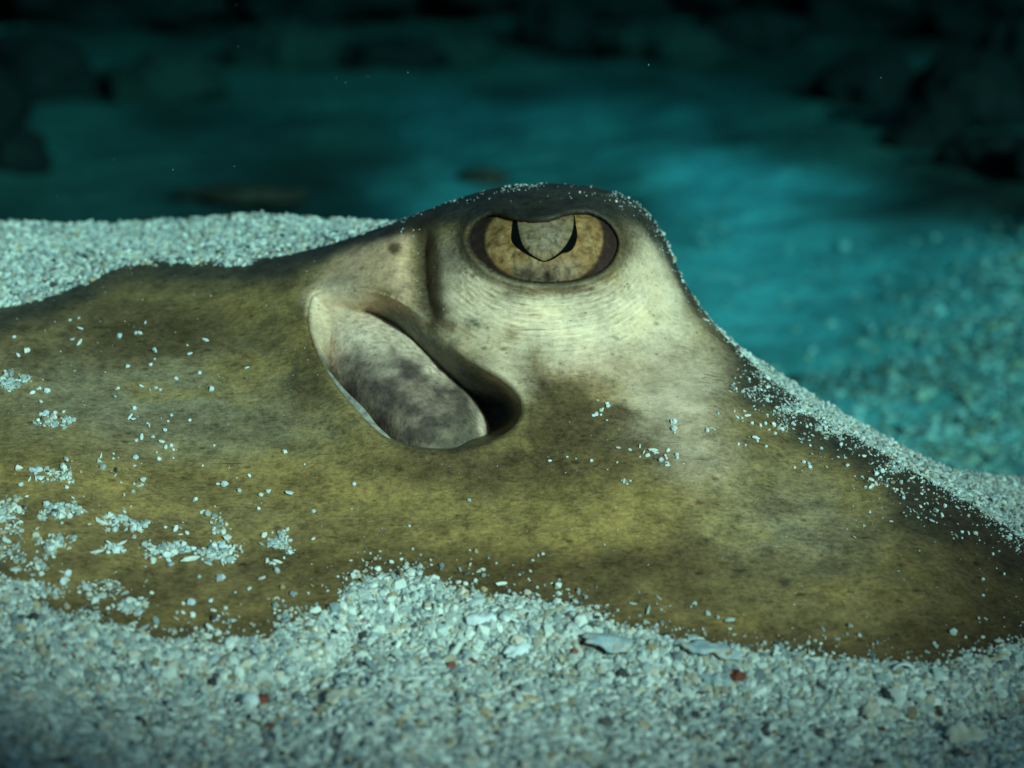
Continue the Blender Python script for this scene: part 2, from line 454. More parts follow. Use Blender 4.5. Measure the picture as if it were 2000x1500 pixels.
lay(0.7 * (blob(wx, wy, 900, 915, 210, 38, 4) + blob(wx, wy, 620, 700, 45, 110, 25) + blob(wx, wy, 1150, 1110, 500, 40) + blob(wx, wy, 330, 640, 240, 60)), DARK)
lay(0.6 * sstep(-100, -10, Yp - CONTACT0(Xp)), DARK * 1.1)  # skin darkens towards the sand line, its shading put into the colour
# pale turret and cheek
pale = np.maximum.reduce([blob(wx, wy, 1085, 630, 265, 95, 3, 2), blob(wx, wy, 1275, 590, 75, 190, -12, 2), blob(wx, wy, 1310, 760, 110, 120, 25, 1.5),
                          blob(wx, wy, 1190, 690, 190, 60, 8, 2), 0.75 * blob(wx, wy, 1340, 880, 85, 60, 30), blob(wx, wy, 925, 560, 90, 110, 0, 2), 0.9 * blob(wx, wy, 1000, 715, 70, 55, 40, 2)])
lay(pale * (0.92 + 0.3 * n2), PALE)
lay(0.55 * blob(wx, wy, 1180, 720, 130, 30), BEIGE)
# ridge between groove and spiracle
lay(np.maximum(blob(wx, wy, 715, 520, 105, 55, -18, 2), blob(wx, wy, 785, 520, 34, 105, 0, 2)) * 0.95, BEIGE)
lay(0.85 * blob(wx, wy, 660, 575, 60, 40, 0, 2), PALE * 0.85)
# brown mark below the cheek, dark blotches
mk = sstep(-8, 34, (wy - 700) - 0.42 * (wx - 1045)) * sstep(1028, 1052, wx) * sstep(1330, 1180, wx) * sstep(960, 830, wy)
lay(0.9 * mk, DARK * 1.35)
lay(0.45 * np.exp(-(((wy - 700) - 0.42 * (wx - 1045)) / 16) ** 2) * sstep(1020, 1050, wx) * sstep(1240, 1180, wx), np.array([0.36, 0.17, 0.06]))
lay(0.6 * blob(wx, wy, 1010, 905, 260, 45, 0, 1.5), DARK * 1.2)
lay(0.55 * blob(wx, wy, 1035, 735, 25, 45), DARK * 1.3)
lay(0.8 * blob(wx, wy, 922, 628, 24, 15), NIGHT * 3)
lay(0.6 * blob(wx, wy, 985, 655, 22, 14), DARK * 1.6)
lay(0.85 * blob(Xp, Yp, 771, 485, 15, 12, 0, 2), DARK * 1.1)
lay(0.85 * blob(Xp + 6 * n2, Yp + 4 * n2, 1532, 1136, 15, 11, 0, 2), NIGHT * 1.5)
lay(0.6 * blob(Xp, Yp, 575, 725, 6, 30, 20), NIGHT * 2.5)
# ring of dark skin at the lids; the brow
lay(0.6 * blob(wx, wy, 1075, 572, 110, 13, 2, 1.5) * (E_ <= 0), DARK * 1.2)
lay(0.62 * sstep(62, 8, O_ + 16 * n1) * (E_ <= 0) * sstep(560, 470, Yp), DARK * 1.15)
lay(0.5 * sstep(26, 4, O_ + 8 * n2) * (E_ <= 0), DARK)
lay(0.85 * sstep(34, 4, O_) * (E_ <= 0) * (0.55 + 0.6 * sstep(520, 430, Yp)), DARK * 0.85)
lay(0.5 * sstep(70, 20, O_) * (E_ <= 0) * sstep(940, 1060, np.abs(Xp - 1060) + 930) * sstep(560, 430, Yp), DARK * 1.3)
lay(0.93 * sstep(452, 425, Yp + 7 * n1) * blob(Xp, Yp, 1062, 405, 165, 60, 0, 2.5) * (E_ <= 3), NIGHT * 1.25)
lay(0.35 * np.exp(-((O_ - 3.5) / 2.0) ** 2) * (E_ <= 0) * sstep(430, 450, Yp), np.array([0.34, 0.20, 0.08]))
lay(0.8 * sstep(7, 1, O_) * (E_ <= 0), DARK * 0.6)
lay(sstep(-2.5, 1, E_), NIGHT)
dsil = Yp - SIL(Xp)  # crest and limb bands: dark dorsal skin plus turned-away shade, both in the colour
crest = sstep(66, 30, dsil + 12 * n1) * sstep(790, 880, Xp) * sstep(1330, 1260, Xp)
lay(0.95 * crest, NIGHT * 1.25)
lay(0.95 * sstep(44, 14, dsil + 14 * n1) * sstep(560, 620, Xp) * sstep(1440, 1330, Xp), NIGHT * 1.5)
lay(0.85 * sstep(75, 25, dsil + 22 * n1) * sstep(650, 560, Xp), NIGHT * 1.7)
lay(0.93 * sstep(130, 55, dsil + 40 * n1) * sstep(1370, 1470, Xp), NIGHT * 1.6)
lay(0.85 * sstep(1620, 1960, Xp + 50 * n1), DARK * 0.62)  # snout end: dark skin and the light's falloff painted as one tone
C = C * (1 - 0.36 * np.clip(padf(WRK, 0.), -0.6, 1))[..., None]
# inside of the spiracle
lay(sstep(-2, 6 + 22 * sstep(-30, 30, PE_), S_) * sstep(-190, -90, AL_), np.array([0.155, 0.142, 0.115]))  # grey lining, darkened in colour for the shade inside the hole
lay(0.8 * sstep(-2, 10, S_) * sstep(-90, -175, AL_), PALE * 0.9)
lay(0.85 * np.exp(-((GD_ - 2) / 24) ** 2) * sstep(0.8, 0.5, GT_), DARK * 0.7)  # soft shade of the groove painted onto the skin
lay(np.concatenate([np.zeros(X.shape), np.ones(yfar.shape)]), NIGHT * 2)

ray = bpy.data.objects.new('stingray', None); COL.objects.link(ray)
ray.location = unproj(np.array(1070.), np.array(1180.), np.array(.41)); ray.location.z = 0
tag(ray, 'olive brown stingray half buried in white sand, head raised with slit eye open', 'stingray')
RAYLOC = np.array(ray.location)
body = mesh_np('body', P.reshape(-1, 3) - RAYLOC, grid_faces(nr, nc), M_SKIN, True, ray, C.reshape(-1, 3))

# ------------------------------------------------------------------ spiracle valve (a fleshy cushion inside the hole) and its pale lip
nt_, na = 120, 72
t = np.linspace(-1, 1, nt_)[:, None]; a = np.linspace(0, 2 * math.pi, na, endpoint=False)[None]
Lh, Rd = VL, VR
cal = -14 + Lh * t
r, Wh, cperp, sink = valve_axis(cal)
pe = cperp + Wh * r * np.cos(a); al_ = cal + 0 * a
vx = SP_C[0] + al_ * SP_T[0] + pe * SP_N[0]; vy = SP_C[1] + al_ * SP_T[1] + pe * SP_N[1]
vd = DB(vx, vy) + sink + Rd - Rd * r * np.sin(a)
vd = vd + (0.0008 * fbm(vx / 50, vy / 36, oct=4, seed=77) + 0.00022 * np.sin(pe / 3.4 + 4 * fbm(vx / 40, vy / 40, oct=3, seed=79)) * sstep(0.1, 0.8, np.cos(a))) * r + 0.0009 * np.exp(-((cal - 15 - 30 * np.cos(a)) / 6) ** 2) * sstep(0.1, 0.5, np.cos(a))
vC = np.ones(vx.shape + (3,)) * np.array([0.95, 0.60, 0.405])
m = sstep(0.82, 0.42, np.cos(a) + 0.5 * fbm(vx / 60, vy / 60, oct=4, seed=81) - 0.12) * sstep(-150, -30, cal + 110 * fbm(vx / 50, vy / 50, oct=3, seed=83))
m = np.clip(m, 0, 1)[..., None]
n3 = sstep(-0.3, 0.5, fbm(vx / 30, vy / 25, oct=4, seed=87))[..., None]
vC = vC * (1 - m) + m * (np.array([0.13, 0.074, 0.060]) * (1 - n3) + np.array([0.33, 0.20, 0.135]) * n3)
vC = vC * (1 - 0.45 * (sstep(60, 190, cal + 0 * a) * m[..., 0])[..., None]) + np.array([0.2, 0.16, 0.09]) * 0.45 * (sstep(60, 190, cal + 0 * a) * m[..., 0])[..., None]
Vv = unproj(vx, vy, vd).reshape(-1, 3)
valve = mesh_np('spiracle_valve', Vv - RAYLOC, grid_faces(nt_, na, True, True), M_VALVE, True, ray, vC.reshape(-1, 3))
valve['label'] = 'fleshy cushion inside the spiracle, pale above and mottled purple grey below'

lip_path = chaikin([(628, 712), (650, 748), (690, 798), (728, 838), (768, 866)], 0)
lt = np.linspace(0, 1, 60)
seg = np.linspace(0, 1, len(lip_path))
lx = np.interp(lt, seg, lip_path[:, 0]); ly = np.interp(lt, seg, lip_path[:, 1])
k = np.ones(9) / 9
lx = np.convolve(np.pad(lx, 4, mode='edge'), k, 'valid'); ly = np.convolve(np.pad(ly, 4, mode='edge'), k, 'valid')
wv = 7.5 * np.sin(lt * math.pi) ** 0.8 * (1 + 0.12 * np.sin(lt * 14)) * (0.7 + 0.5 * lt) + 0.8
aa = np.linspace(0, 2 * math.pi, 12, endpoint=False)[None]
lxx = lx[:, None] + (wv[:, None] * (0.75 + np.cos(aa))) * SP_N[0]
lyy = ly[:, None] + (wv[:, None] * (0.75 + np.cos(aa))) * SP_N[1]
ldd = DB(lx, ly)[:, None] + 0.0030 - 0.0012 * np.sin(aa) * (wv[:, None] / 16) + 0.0004 * np.cos(aa)
mesh_np('spiracle_lip', unproj(lxx, lyy, ldd).reshape(-1, 3) - RAYLOC, grid_faces(60, 12, True, True), M_VALVE, True, ray, np.array([0.42, 0.34, 0.27]))

# ------------------------------------------------------------------ eye: eyeball > iris, pupil, pupil flap
def eye_depth(x, y):
    q = ((x - 1062) / 165) ** 2 + ((y - 488) / 85) ** 2
    return DB(x, y) + 0.0021 - 0.0017 * np.sqrt(np.clip(1 - q, 0, 1))

def patch(outline, off, edge=0.0, rings=22, back=None, grow=1.0):
    o = np.asarray(outline, float); c = o.mean(0)
    n = len(o)
    rr = np.linspace(0.02, 1, rings)
    xs_ = c[0] + (o[None, :, 0] - c[0]) * rr[:, None] * grow; ys_ = c[1] + (o[None, :, 1] - c[1]) * rr[:, None] * grow
    d = eye_depth(xs_, ys_) - off + edge * (rr[:, None] ** 6)
    if back is not None:
        xs_ = np.concatenate([xs_, xs_[-1:]]); ys_ = np.concatenate([ys_, ys_[-1:]]); d = np.concatenate([d, d[-1:] + back])
        rings += 1
    V = unproj(xs_, ys_, d)
    F = grid_faces(rings, n, False, True)
    return V.reshape(-1, 3), F, xs_, ys_

def fix(V, F):
    """make the face winding look at the camera"""
    a_, b_, c_ = V[F[:, 0]], V[F[:, 1]], V[F[:, 2]]
    nn = np.cross(b_ - a_, c_ - a_)
    return F if (nn @ FWD).sum() < 0 else F[:, ::-1]

V, F, _, _ = patch(EYE, 0, rings=16, back=0.006, grow=1.1)
eye = mesh_np('eye', V - RAYLOC, fix(V, F), M_SCLERA, True, ray)
eye['label'] = 'dark purplish eyeball with golden iris'
Z = lambda pts: chaikin([(780 + .3 * x, 340 + .3 * y) for x, y in pts], 2)
IRIS = Z([(600, 275), (552, 350), (536, 430), (556, 520), (610, 605), (700, 672), (800, 705), (950, 722), (1120, 712), (1220, 672), (1290, 600), (1335, 500), (1348, 400), (1330, 320), (1280, 262), (1200, 225), (1050, 215), (850, 215), (680, 225)])
V, F, px_, py_ = patch(IRIS, 0.00025, edge=0.0002, rings=70)
ic = np.ones(px_.shape + (3,)) * np.array([0.36, 0.160, 0.058])
nn = fbm(px_ / 14, py_ / 14, oct=4, seed=91)
def mixm(c, m, col): m = np.clip(m, 0, 1)[..., None]; return c * (1 - m) + np.array(col) * m
ic = mixm(ic, 0.6 * sstep(-0.05, 0.4, nn), (0.52, 0.275, 0.115))
ic = mixm(ic, 0.55 * sstep(0.0, 0.45, -nn), (0.17, 0.078, 0.026))
low = sstep(500, 528, py_ + 8 * nn) * sstep(1000, 1012, px_) * sstep(1150, 1110, px_)
ic = mixm(ic, 0.75 * low, (0.33, 0.19, 0.115))
ic = mixm(ic, 0.95 * blob(px_ + 6 * nn, py_, 1070, 541, 11, 15, 0, 1.5) + 0.85 * blob(px_ + 22 * nn, py_ + 8 * nn, 1022, 534, 28, 11), (0.03, 0.018, 0.012))
ic = mixm(ic, 0.5 * blob(px_, py_, 1005, 515, 3, 35), (0.16, 0.09, 0.04))
rimm = sdf(px_, py_, IRIS)
ic = mixm(ic, 0.92 * sstep(9, 2, rimm), (0.035, 0.016, 0.010))
PUP = Z([(742, 250), (735, 330), (724, 420), (742, 460), (795, 503), (865, 543), (940, 579), (1010, 553), (1062, 513), (1096, 512), (1132, 488), (1156, 436), (1160, 380), (1148, 330), (1142, 250), (950, 220)])
FLAP = Z([(764, 250), (768, 330), (784, 410), (806, 476), (860, 526), (905, 553), (940, 569), (985, 551), (1042, 512), (1085, 462), (1118, 405), (1134, 340), (1138, 250), (950, 215)])
pe_ = sdf(px_, py_, PUP)
ic = mixm(ic, 0.4 * sstep(-9, 0, pe_) * sstep(510, 470, py_), (0.45, 0.17, 0.03))
mesh_np('iris', V - RAYLOC, fix(V, F), M_IRIS, True, eye, ic.reshape(-1, 3))['label'] = 'golden mottled iris'
V, F, px_, py_ = patch(PUP, 0.0004, edge=0.00008, rings=20)
mesh_np('pupil', V - RAYLOC, fix(V, F), M_PUPIL, True, eye)['label'] = 'black crescent pupil'
V, F, px_, py_ = patch(FLAP, 0.0010, edge=0.0004, rings=50, back=0.0005)
nn = fbm(px_ / 9, py_ / 9, oct=4, seed=95)
fc = np.ones(px_.shape + (3,)) * np.array([0.30, 0.160, 0.080])
fc = mixm(fc, 0.8 * blob(px_, py_, 1062, 460, 45, 30, 0, 2) * (0.8 + nn), (0.31, 0.195, 0.125))
fc = mixm(fc, 0.5 * sstep(0.05, 0.4, nn), (0.44, 0.28, 0.175))
fc = mixm(fc, 0.45 * sstep(0.05, 0.4, -nn), (0.22, 0.16, 0.08))
fc = mixm(fc, 0.6 * sstep(6, 0, sdf(px_, py_, FLAP)), (0.22, 0.14, 0.06))
mesh_np('pupil_flap', V - RAYLOC, fix(V, F), M_IRIS, True, eye, fc.reshape(-1, 3))['label'] = 'grey gold tongue of skin hanging over the pupil'

# ------------------------------------------------------------------ sand surfaces
# foreground sand heaped against the near edge of the disc
sx = np.arange(-560, 2561, 12.0)
dy = np.concatenate([np.arange(-60, 120, 6.0), np.arange(120, 800, 14.0)])[:, None]
cy = CONTACT(sx); dc = DB(sx, CONTACT0(sx))
SYf = cy + dy; SXf = np.broadcast_to(sx, SYf.shape)
def fg_depth(x, dy, dc):
    return dc - 0.000055 * dy - 0.00015 * np.maximum(dy - 110, 0) - 0.0030 * (1 - np.exp(-np.abs(dy) / 28)) * np.sign(dy) \
        - 0.0022 * fbm(x / 260, dy / 160, oct=3, seed=61) * sstep(0, 90, dy) - 0.0007 * fbm(x / 60, dy / 45, oct=3, seed=63) * sstep(0, 40, dy)
SDf = fg_depth(SXf, dy, dc)
SDf = SDf + np.maximum(-dy, 0) * 0.00022
Pfg = unproj(SXf, SYf, SDf)
fg = mesh_np('sand', Pfg.reshape(-1, 3), grid_faces(*Pfg.shape[:2], True), M_SAND)
fg['kind'] = 'structure'

# sand lying on the back of the disc, left
lx_ = np.arange(-640, 800, 8.0)
L_LOW = curve([(-700, 640), (0, 603), (60, 592), (110, 580), (160, 560), (200, 528), (250, 512), (330, 516), (420, 516), (500, 512), (560, 506), (620, 492), (700, 466), (760, 446), (800, 430), (900, 400)], 7)
L_TOP = curve([(-700, 450), (0, 432), (130, 436), (220, 436), (330, 432), (430, 424), (480, 417), (560, 423), (640, 428), (720, 434), (780, 440), (900, 450)], 16)
lo = L_LOW(lx_) + 7 * fbm(lx_ / 30, 1.7, oct=3, seed=71); hi = L_TOP(lx_) + 4 * fbm(lx_ / 35, 3.3, oct=3, seed=73)
hi = np.minimum(hi, lo - 3)
v = np.linspace(-0.1, 1, 22)[:, None]
dlo = np.where(lx_ < 540, DB(lx_, L_LOW(lx_)) + 0.0030, DB(lx_, SIL(lx_) + 34) + 0.0125)
dlo = np.convolve(np.pad(dlo, 6, mode='edge'), np.ones(13) / 13, 'valid')
LY = lo + (hi - lo) * v
LD = dlo + (0.052 + 0.010 * fbm(lx_ / 160, 0.2, oct=2, seed=75)) * np.sign(v) * np.abs(v) ** 1.15 - 0.0016 * np.sign(v) * np.minimum(np.abs(v) * 6, 1)
Pl1 = unproj(np.broadcast_to(lx_, LY.shape), LY, LD)
vb = np.linspace(0, 1, 12)[1:, None]
LDb = LD[-1] + 0.09 * vb; Pl2 = unproj(np.broadcast_to(lx_, LDb.shape), np.broadcast_to(LY[-1], LDb.shape), LDb)
Pl2[..., 2] = Pl1[-1, :, 2] - (Pl1[-1, :, 2] + 0.04) * vb ** 1.5
Pl = np.concatenate([Pl1, Pl2])
lb = mesh_np('sand_bank', Pl.reshape(-1, 3), grid_faces(*Pl.shape[:2]), M_SAND)
lb['kind'] = 'structure'

# sand along the far side of the snout, right
rx_ = np.arange(1400, 2560, 8.0)
R_LOW = curve([(1300, 560), (1400, 645), (1450, 697), (1500, 740), (1600, 809), (1700, 873), (1800, 933), (1900, 988), (2000, 1052), (2200, 1182), (2500, 1332), (2800, 1450)], 8)
R_TOP = curve([(1300, 556), (1400, 641), (1450, 684), (1500, 716), (1600, 781), (1700, 838), (1800, 893), (1850, 916), (1900, 926), (2000, 934), (2200, 960), (2500, 1000), (2800, 1040)], 10)
lo = R_LOW(rx_); hi = np.minimum(R_TOP(rx_) + 4 * fbm(rx_ / 30, 5.1, oct=3, seed=78), lo - 2)
v = np.linspace(-0.25, 1, 22)[:, None]
dlo = DB(rx_, SIL(rx_)) + 0.0098
RY = lo + (hi - lo) * v
RD = dlo + (0.012 + 0.00038 * (lo - hi)) * v
Pr1 = unproj(np.broadcast_to(rx_, RY.shape), RY, RD)
RDb = RD[-1] + 0.06 * vb; Pr2 = unproj(np.broadcast_to(rx_, RDb.shape), np.broadcast_to(RY[-1], RDb.shape), RDb)
Pr2[..., 2] = Pr1[-1, :, 2] - (Pr1[-1, :, 2] + 0.04) * vb ** 1.5
Pr = np.concatenate([Pr1, Pr2])
rb = mesh_np('sand_ridge', Pr.reshape(-1, 3), grid_faces(*Pr.shape[:2]), M_SAND)
rb['kind'] = 'structure'

# the wide sea floor, rising to a dark reef far behind
gy = np.concatenate([np.linspace(-1.5, 0.2, 16)[:-1], np.linspace(0.2, 0.5, 20)[:-1], np.linspace(0.5, 1.5, 200)[:-1], np.linspace(1.5, 2.6, 90)[:-1], np.linspace(2.6, 9.0, 80)])
gx = np.concatenate([np.linspace(-6, -0.8, 30)[:-1], np.linspace(-0.8, -0.1, 60)[:-1], np.linspace(-0.1, 0.6, 120)[:-1], np.linspace(0.6, 1.0, 30)[:-1], np.linspace(1.0, 6, 40)])
GX, GY = np.meshgrid(gx, gy)
def seabed_z(x, y):
    z = -0.034 + 0.016 * fbm(x / 0.4, y / 0.4, oct=3, seed=101) * sstep(0.5, 1.0, y) + 0.006 * fbm(x / 0.09, y / 0.09, oct=3, seed=103) * sstep(0.3, 0.6, y)
    z = z + 0.085 * np.clip(y - 0.7, 0, 2.8) + 0.05 * sstep(1.6, 3.4, y) * (0.5 + fbm(x / 0.5, y / 0.5, oct=4, seed=105))
    z = z + 0.016 * np.exp(-((x - 0.25) / 0.12) ** 2 - ((y - 0.95) / 0.2) ** 2)
    z = z - 0.008 * np.exp(-(((x - 0.15) - 0.5 * (y - 0.85)) / 0.06) ** 2) * sstep(0.66, 0.8, y) * sstep(1.3, 1.0, y)
    rip = np.sin((0.55 * x - 0.85 * y) / 0.0105 + 5 * fbm(x / 0.12, y / 0.12, oct=3, seed=107)) * (0.5 + 0.8 * fbm(x / 0.07, y / 0.07, oct=2, seed=109))
    z = z + (0.0022 * rip + 0.005 * fbm(x / 0.035, y / 0.035, oct=4, seed=111)) * sstep(0.5, 0.62, y)
    return z
GZ = seabed_z(GX, GY)
def seabed_mat():
    m, t, b = new_mat('seabed_sand')
    at = t.nodes.new('ShaderNodeAttribute'); at.attribute_name = 'tint'
    v = obj_coord(t)
    k = ramp(t, noise(t, 120, 8, 0.72, v), [(0.3, g3(0.45)), (0.45, g3(0.85)), (0.6, g3(1.1)), (0.75, g3(0.75))])
    t.links.new(mixc(t, 'MULTIPLY', 1.0, at.outputs['Color'], k), b.inputs['Base Color'])
    b.inputs['Roughness'].default_value = 0.95; b.inputs['Specular IOR Level'].default_value = 0.05
    bump(t, b, noise(t, 260, 6, 0.7, v), 0.8, 0.004)
    return m
# bare sand in a channel behind the head, algae turf and dark reef around it
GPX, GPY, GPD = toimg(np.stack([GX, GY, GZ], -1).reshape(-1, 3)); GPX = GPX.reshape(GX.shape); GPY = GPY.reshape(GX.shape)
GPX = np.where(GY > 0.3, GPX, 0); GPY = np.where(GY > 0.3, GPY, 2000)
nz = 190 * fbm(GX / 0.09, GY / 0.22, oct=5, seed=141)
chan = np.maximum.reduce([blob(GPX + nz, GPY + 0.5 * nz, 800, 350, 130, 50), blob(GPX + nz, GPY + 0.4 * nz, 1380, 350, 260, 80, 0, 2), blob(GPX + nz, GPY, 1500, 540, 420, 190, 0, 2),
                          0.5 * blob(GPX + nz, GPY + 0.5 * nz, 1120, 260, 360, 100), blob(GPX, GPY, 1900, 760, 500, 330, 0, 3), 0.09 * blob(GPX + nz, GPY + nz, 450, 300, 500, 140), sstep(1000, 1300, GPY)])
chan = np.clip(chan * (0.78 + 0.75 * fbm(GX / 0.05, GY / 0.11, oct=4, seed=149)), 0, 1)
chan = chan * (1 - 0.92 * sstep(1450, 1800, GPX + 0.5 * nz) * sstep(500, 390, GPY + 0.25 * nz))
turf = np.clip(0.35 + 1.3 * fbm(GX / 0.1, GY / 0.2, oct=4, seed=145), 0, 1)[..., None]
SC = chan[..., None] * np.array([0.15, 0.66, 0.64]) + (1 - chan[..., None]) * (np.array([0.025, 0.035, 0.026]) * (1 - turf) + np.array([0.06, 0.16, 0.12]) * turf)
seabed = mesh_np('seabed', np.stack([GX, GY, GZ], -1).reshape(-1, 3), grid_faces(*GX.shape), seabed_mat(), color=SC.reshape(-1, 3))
seabed['kind'] = 'structure'

# ------------------------------------------------------------------ grains
_f = (1 + 5 ** .5) / 2
ICO_V = np.array([(-1, _f, 0), (1, _f, 0), (-1, -_f, 0), (1, -_f, 0), (0, -1, _f), (0, 1, _f), (0, -1, -_f), (0, 1, -_f), (_f, 0, -1), (_f, 0, 1), (-_f, 0, -1), (-_f, 0, 1)], float)
ICO_V /= np.linalg.norm(ICO_V[0])
ICO_F = np.array([(0, 11, 5), (0, 5, 1), (0, 1, 7), (0, 7, 10), (0, 10, 11), (1, 5, 9), (5, 11, 4), (11, 10, 2), (10, 7, 6), (7, 1, 8), (3, 9, 4), (3, 4, 2), (3, 2, 6), (3, 6, 8), (3, 8, 9), (4, 9, 5), (2, 4, 11), (6, 2, 10), (8, 6, 7), (9, 8, 1)])
NP_ = 24
PROTO = []
for i in range(NP_):
    vv = ICO_V * (1 + rng.uniform(-0.28, 0.28, (12, 1)))
    vv = np.sign(vv) * np.abs(vv) ** rng.uniform(0.6, 1.1)
    kind = i % 6
    sc_ = {0: (1, 1, .8), 1: (1.2, .9, .35), 2: (1.7, .55, .5), 3: (1, .9, .9), 4: (1.3, 1.0, .5), 5: (1.1, .8, .6)}[kind]
    PROTO.append(vv * np.array(sc_) * rng.uniform(0.85, 1.15, 3))
PROTO = np.array(PROTO)

OCT_V = np.array([(1, 0, 0), (-1, 0, 0), (0, 1, 0), (0, -1, 0), (0, 0, 1), (0, 0, -1)], float)
OCT_F = np.array([(0, 2, 4), (2, 1, 4), (1, 3, 4), (3, 0, 4), (2, 0, 5), (1, 2, 5), (3, 1, 5), (0, 3, 5)])
PROTO_O = np.array([OCT_V * (1 + rng.uniform(-.3, .3, (6, 1))) * np.array([(1.2, 1.1, .9), (1.3, 1.0, .6), (1.6, .8, .7)][i % 3]) for i in range(12)])
def rand_rot(n, nrm=None, tilt=None):
    q = rng.normal(size=(n, 4)); q /= np.linalg.norm(q, axis=1)[:, None]
    w_, x_, y_, z_ = q.T
    return np.stack([np.stack([1 - 2 * (y_ * y_ + z_ * z_), 2 * (x_ * y_ - z_ * w_), 2 * (x_ * z_ + y_ * w_)], -1),
                     np.stack([2 * (x_ * y_ + z_ * w_), 1 - 2 * (x_ * x_ + z_ * z_), 2 * (y_ * z_ - x_ * w_)], -1),
                     np.stack([2 * (x_ * z_ - y_ * w_), 2 * (y_ * z_ + x_ * w_), 1 - 2 * (x_ * x_ + y_ * y_)], -1)], 1)

def align_rot(nrm, tilt=0.35):
    """frames whose z follows the normal, random spin, some tilt"""
    n = len(nrm)
    z = nrm + rng.normal(size=(n, 3)) * tilt; z /= np.linalg.norm(z, axis=1)[:, None]
    a = rng.normal(size=(n, 3)); x = a - (a * z).sum(1)[:, None] * z; x /= np.linalg.norm(x, axis=1)[:, None]
    y = np.cross(z, x)
    return np.stack([x, y, z], -1)

PAL = np.array([(.84, .82, .70), (.93, .89, .77), (.61, .63, .57), (.77, .64, .46), (.44, .48, .46), (.62, .44, .26), (.34, .12, .08), (.13, .12, .11), (.82, .67, .52)])
PALW = np.array([.30, .22, .18, .08, .10, .035, .003, .03, .05]); PALW = PALW / PALW.sum()

def scatter(Pg, n, wgt=None, jitter=0.0):
    """random points on a grid surface, area weighted; returns pos, normal"""
    a, b, c, d = Pg[:-1, :-1], Pg[:-1, 1:], Pg[1:, 1:], Pg[1:, :-1]
    cr = np.cross(c - a, d - b); ar = np.linalg.norm(cr, axis=-1)
    nrm = cr / np.maximum(ar, 1e-15)[..., None]
    # look up or towards the camera
    flip = (nrm * (CAM - (a + c) / 2)).sum(-1) < 0
    nrm = np.where(flip[..., None], -nrm, nrm)
    p = ar if wgt is None else ar * wgt
    p = p.ravel() / p.sum()
    idx = rng.choice(len(p), n, p=p)
    u, v_ = rng.random((2, n, 1))
    f = lambda q: q.reshape(-1, 3)[idx]
    pos = (f(a) * (1 - u) + f(b) * u) * (1 - v_) + (f(d) * (1 - u) + f(c) * u) * v_
    return pos, f(nrm), idx

def grain_mesh(name, pos, nrm, size, mat=M_GRAIN, tilt=0.45, color=None, lift=0.35, simple=False):
    n = len(pos)
    PR, IF = (PROTO_O, OCT_F) if simple else (PROTO, ICO_F)
    nvp = PR.shape[1]
    R = align_rot(nrm, tilt)
    k = rng.integers(0, len(PR), n)
    pv = PR[k] * size[:, None, None]
    V = np.einsum('nij,nkj->nki', R, pv) + (pos + nrm * (size * lift)[:, None])[:, None]
    F = (IF[None] + (np.arange(n) * nvp)[:, None, None]).reshape(-1, 3)
    if color is None:
        ci = rng.choice(len(PAL), n, p=PALW)
        color = PAL[ci] * rng.uniform(0.45, 1.0, (n, 1))
    cc = np.repeat(color, nvp, 0)
    return mesh_np(name, V.reshape(-1, 3), F, mat, False, None, cc)

def sizes(n, med, sg, lo, hi): return np.clip(med * np.exp(rng.normal(size=n) * sg), lo, hi) * 0.5

# foreground
wg = np.ones(Pfg[:-1, :-1].shape[:2])
cxm = SXf[:-1, :-1]; cym = SYf[:-1, :-1]; cdy = np.broadcast_to(dy, SYf.shape)[:-1, :-1]
wg *= (cdy > -12) * (cym < 1590) * (cxm > -90) * (cxm < 2090)
pos, nr_, _ = scatter(Pfg, 60000, wg)
o = grain_mesh('loose_sand', pos, nr_, sizes(len(pos), 0.00074, 0.48, 0.0003, 0.0026), lift=0.15)
tag(o, 'coarse white and grey coral sand heaped along the near edge of the stingray', 'sand', kind='stuff')
# left bank
wg = np.zeros(Pl[:-1, :-1].shape[:2]); wg[:26] = 1.0; wg *= (np.broadcast_to(lx_, Pl.shape[:2])[:-1, :-1] > -80)
pos, nr_, _ = scatter(Pl, 19000, wg)
o = grain_mesh('loose_sand', pos, nr_, sizes(len(pos), 0.00088, 0.34, 0.0004, 0.002), lift=0.25)
tag(o, 'bank of white coral sand lying on the stingray back behind the spiracle', 'sand', kind='stuff')
# right ridge
wg = np.zeros(Pr[:-1, :-1].shape[:2]); wg[2:27] = 1.0; wg *= (np.broadcast_to(rx_, Pr.shape[:2])[:-1, :-1] < 2120)
pos, nr_, _ = scatter(Pr, 14000, wg)
o = grain_mesh('loose_sand', pos, nr_, sizes(len(pos), 0.00066, 0.38, 0.0003, 0.0016), lift=0.3)
tag(o, 'ridge of pale fine sand along the far side of the stingray snout', 'sand', kind='stuff')
# the same sand going on beyond the sharp middle of the scene
wm = ((cdy > -12) & ~((cym < 1590) & (cxm > -90) & (cxm < 2090))).astype(float)
pos, nr_, _ = scatter(Pfg, 26000, wm)
o = grain_mesh('loose_sand', pos, nr_, sizes(len(pos), 0.0011, 0.4, 0.0005, 0.0026), lift=0.1, simple=True)
tag(o, 'coarse coral sand around the outer ends of the near sand heap', 'sand', kind='stuff')
wm = np.zeros(Pl[:-1, :-1].shape[:2]); wm[:31] = 1.0; wm *= (np.broadcast_to(lx_, Pl.shape[:2])[:-1, :-1] <= -80); wm[26:] = 1.0
pos, nr_, _ = scatter(Pl, 16000, wm)
o = grain_mesh('loose_sand', pos, nr_, sizes(len(pos), 0.0012, 0.4, 0.0005, 0.0026), lift=0.1, simple=True)
tag(o, 'coral sand on the far slope of the bank behind the spiracle', 'sand', kind='stuff')
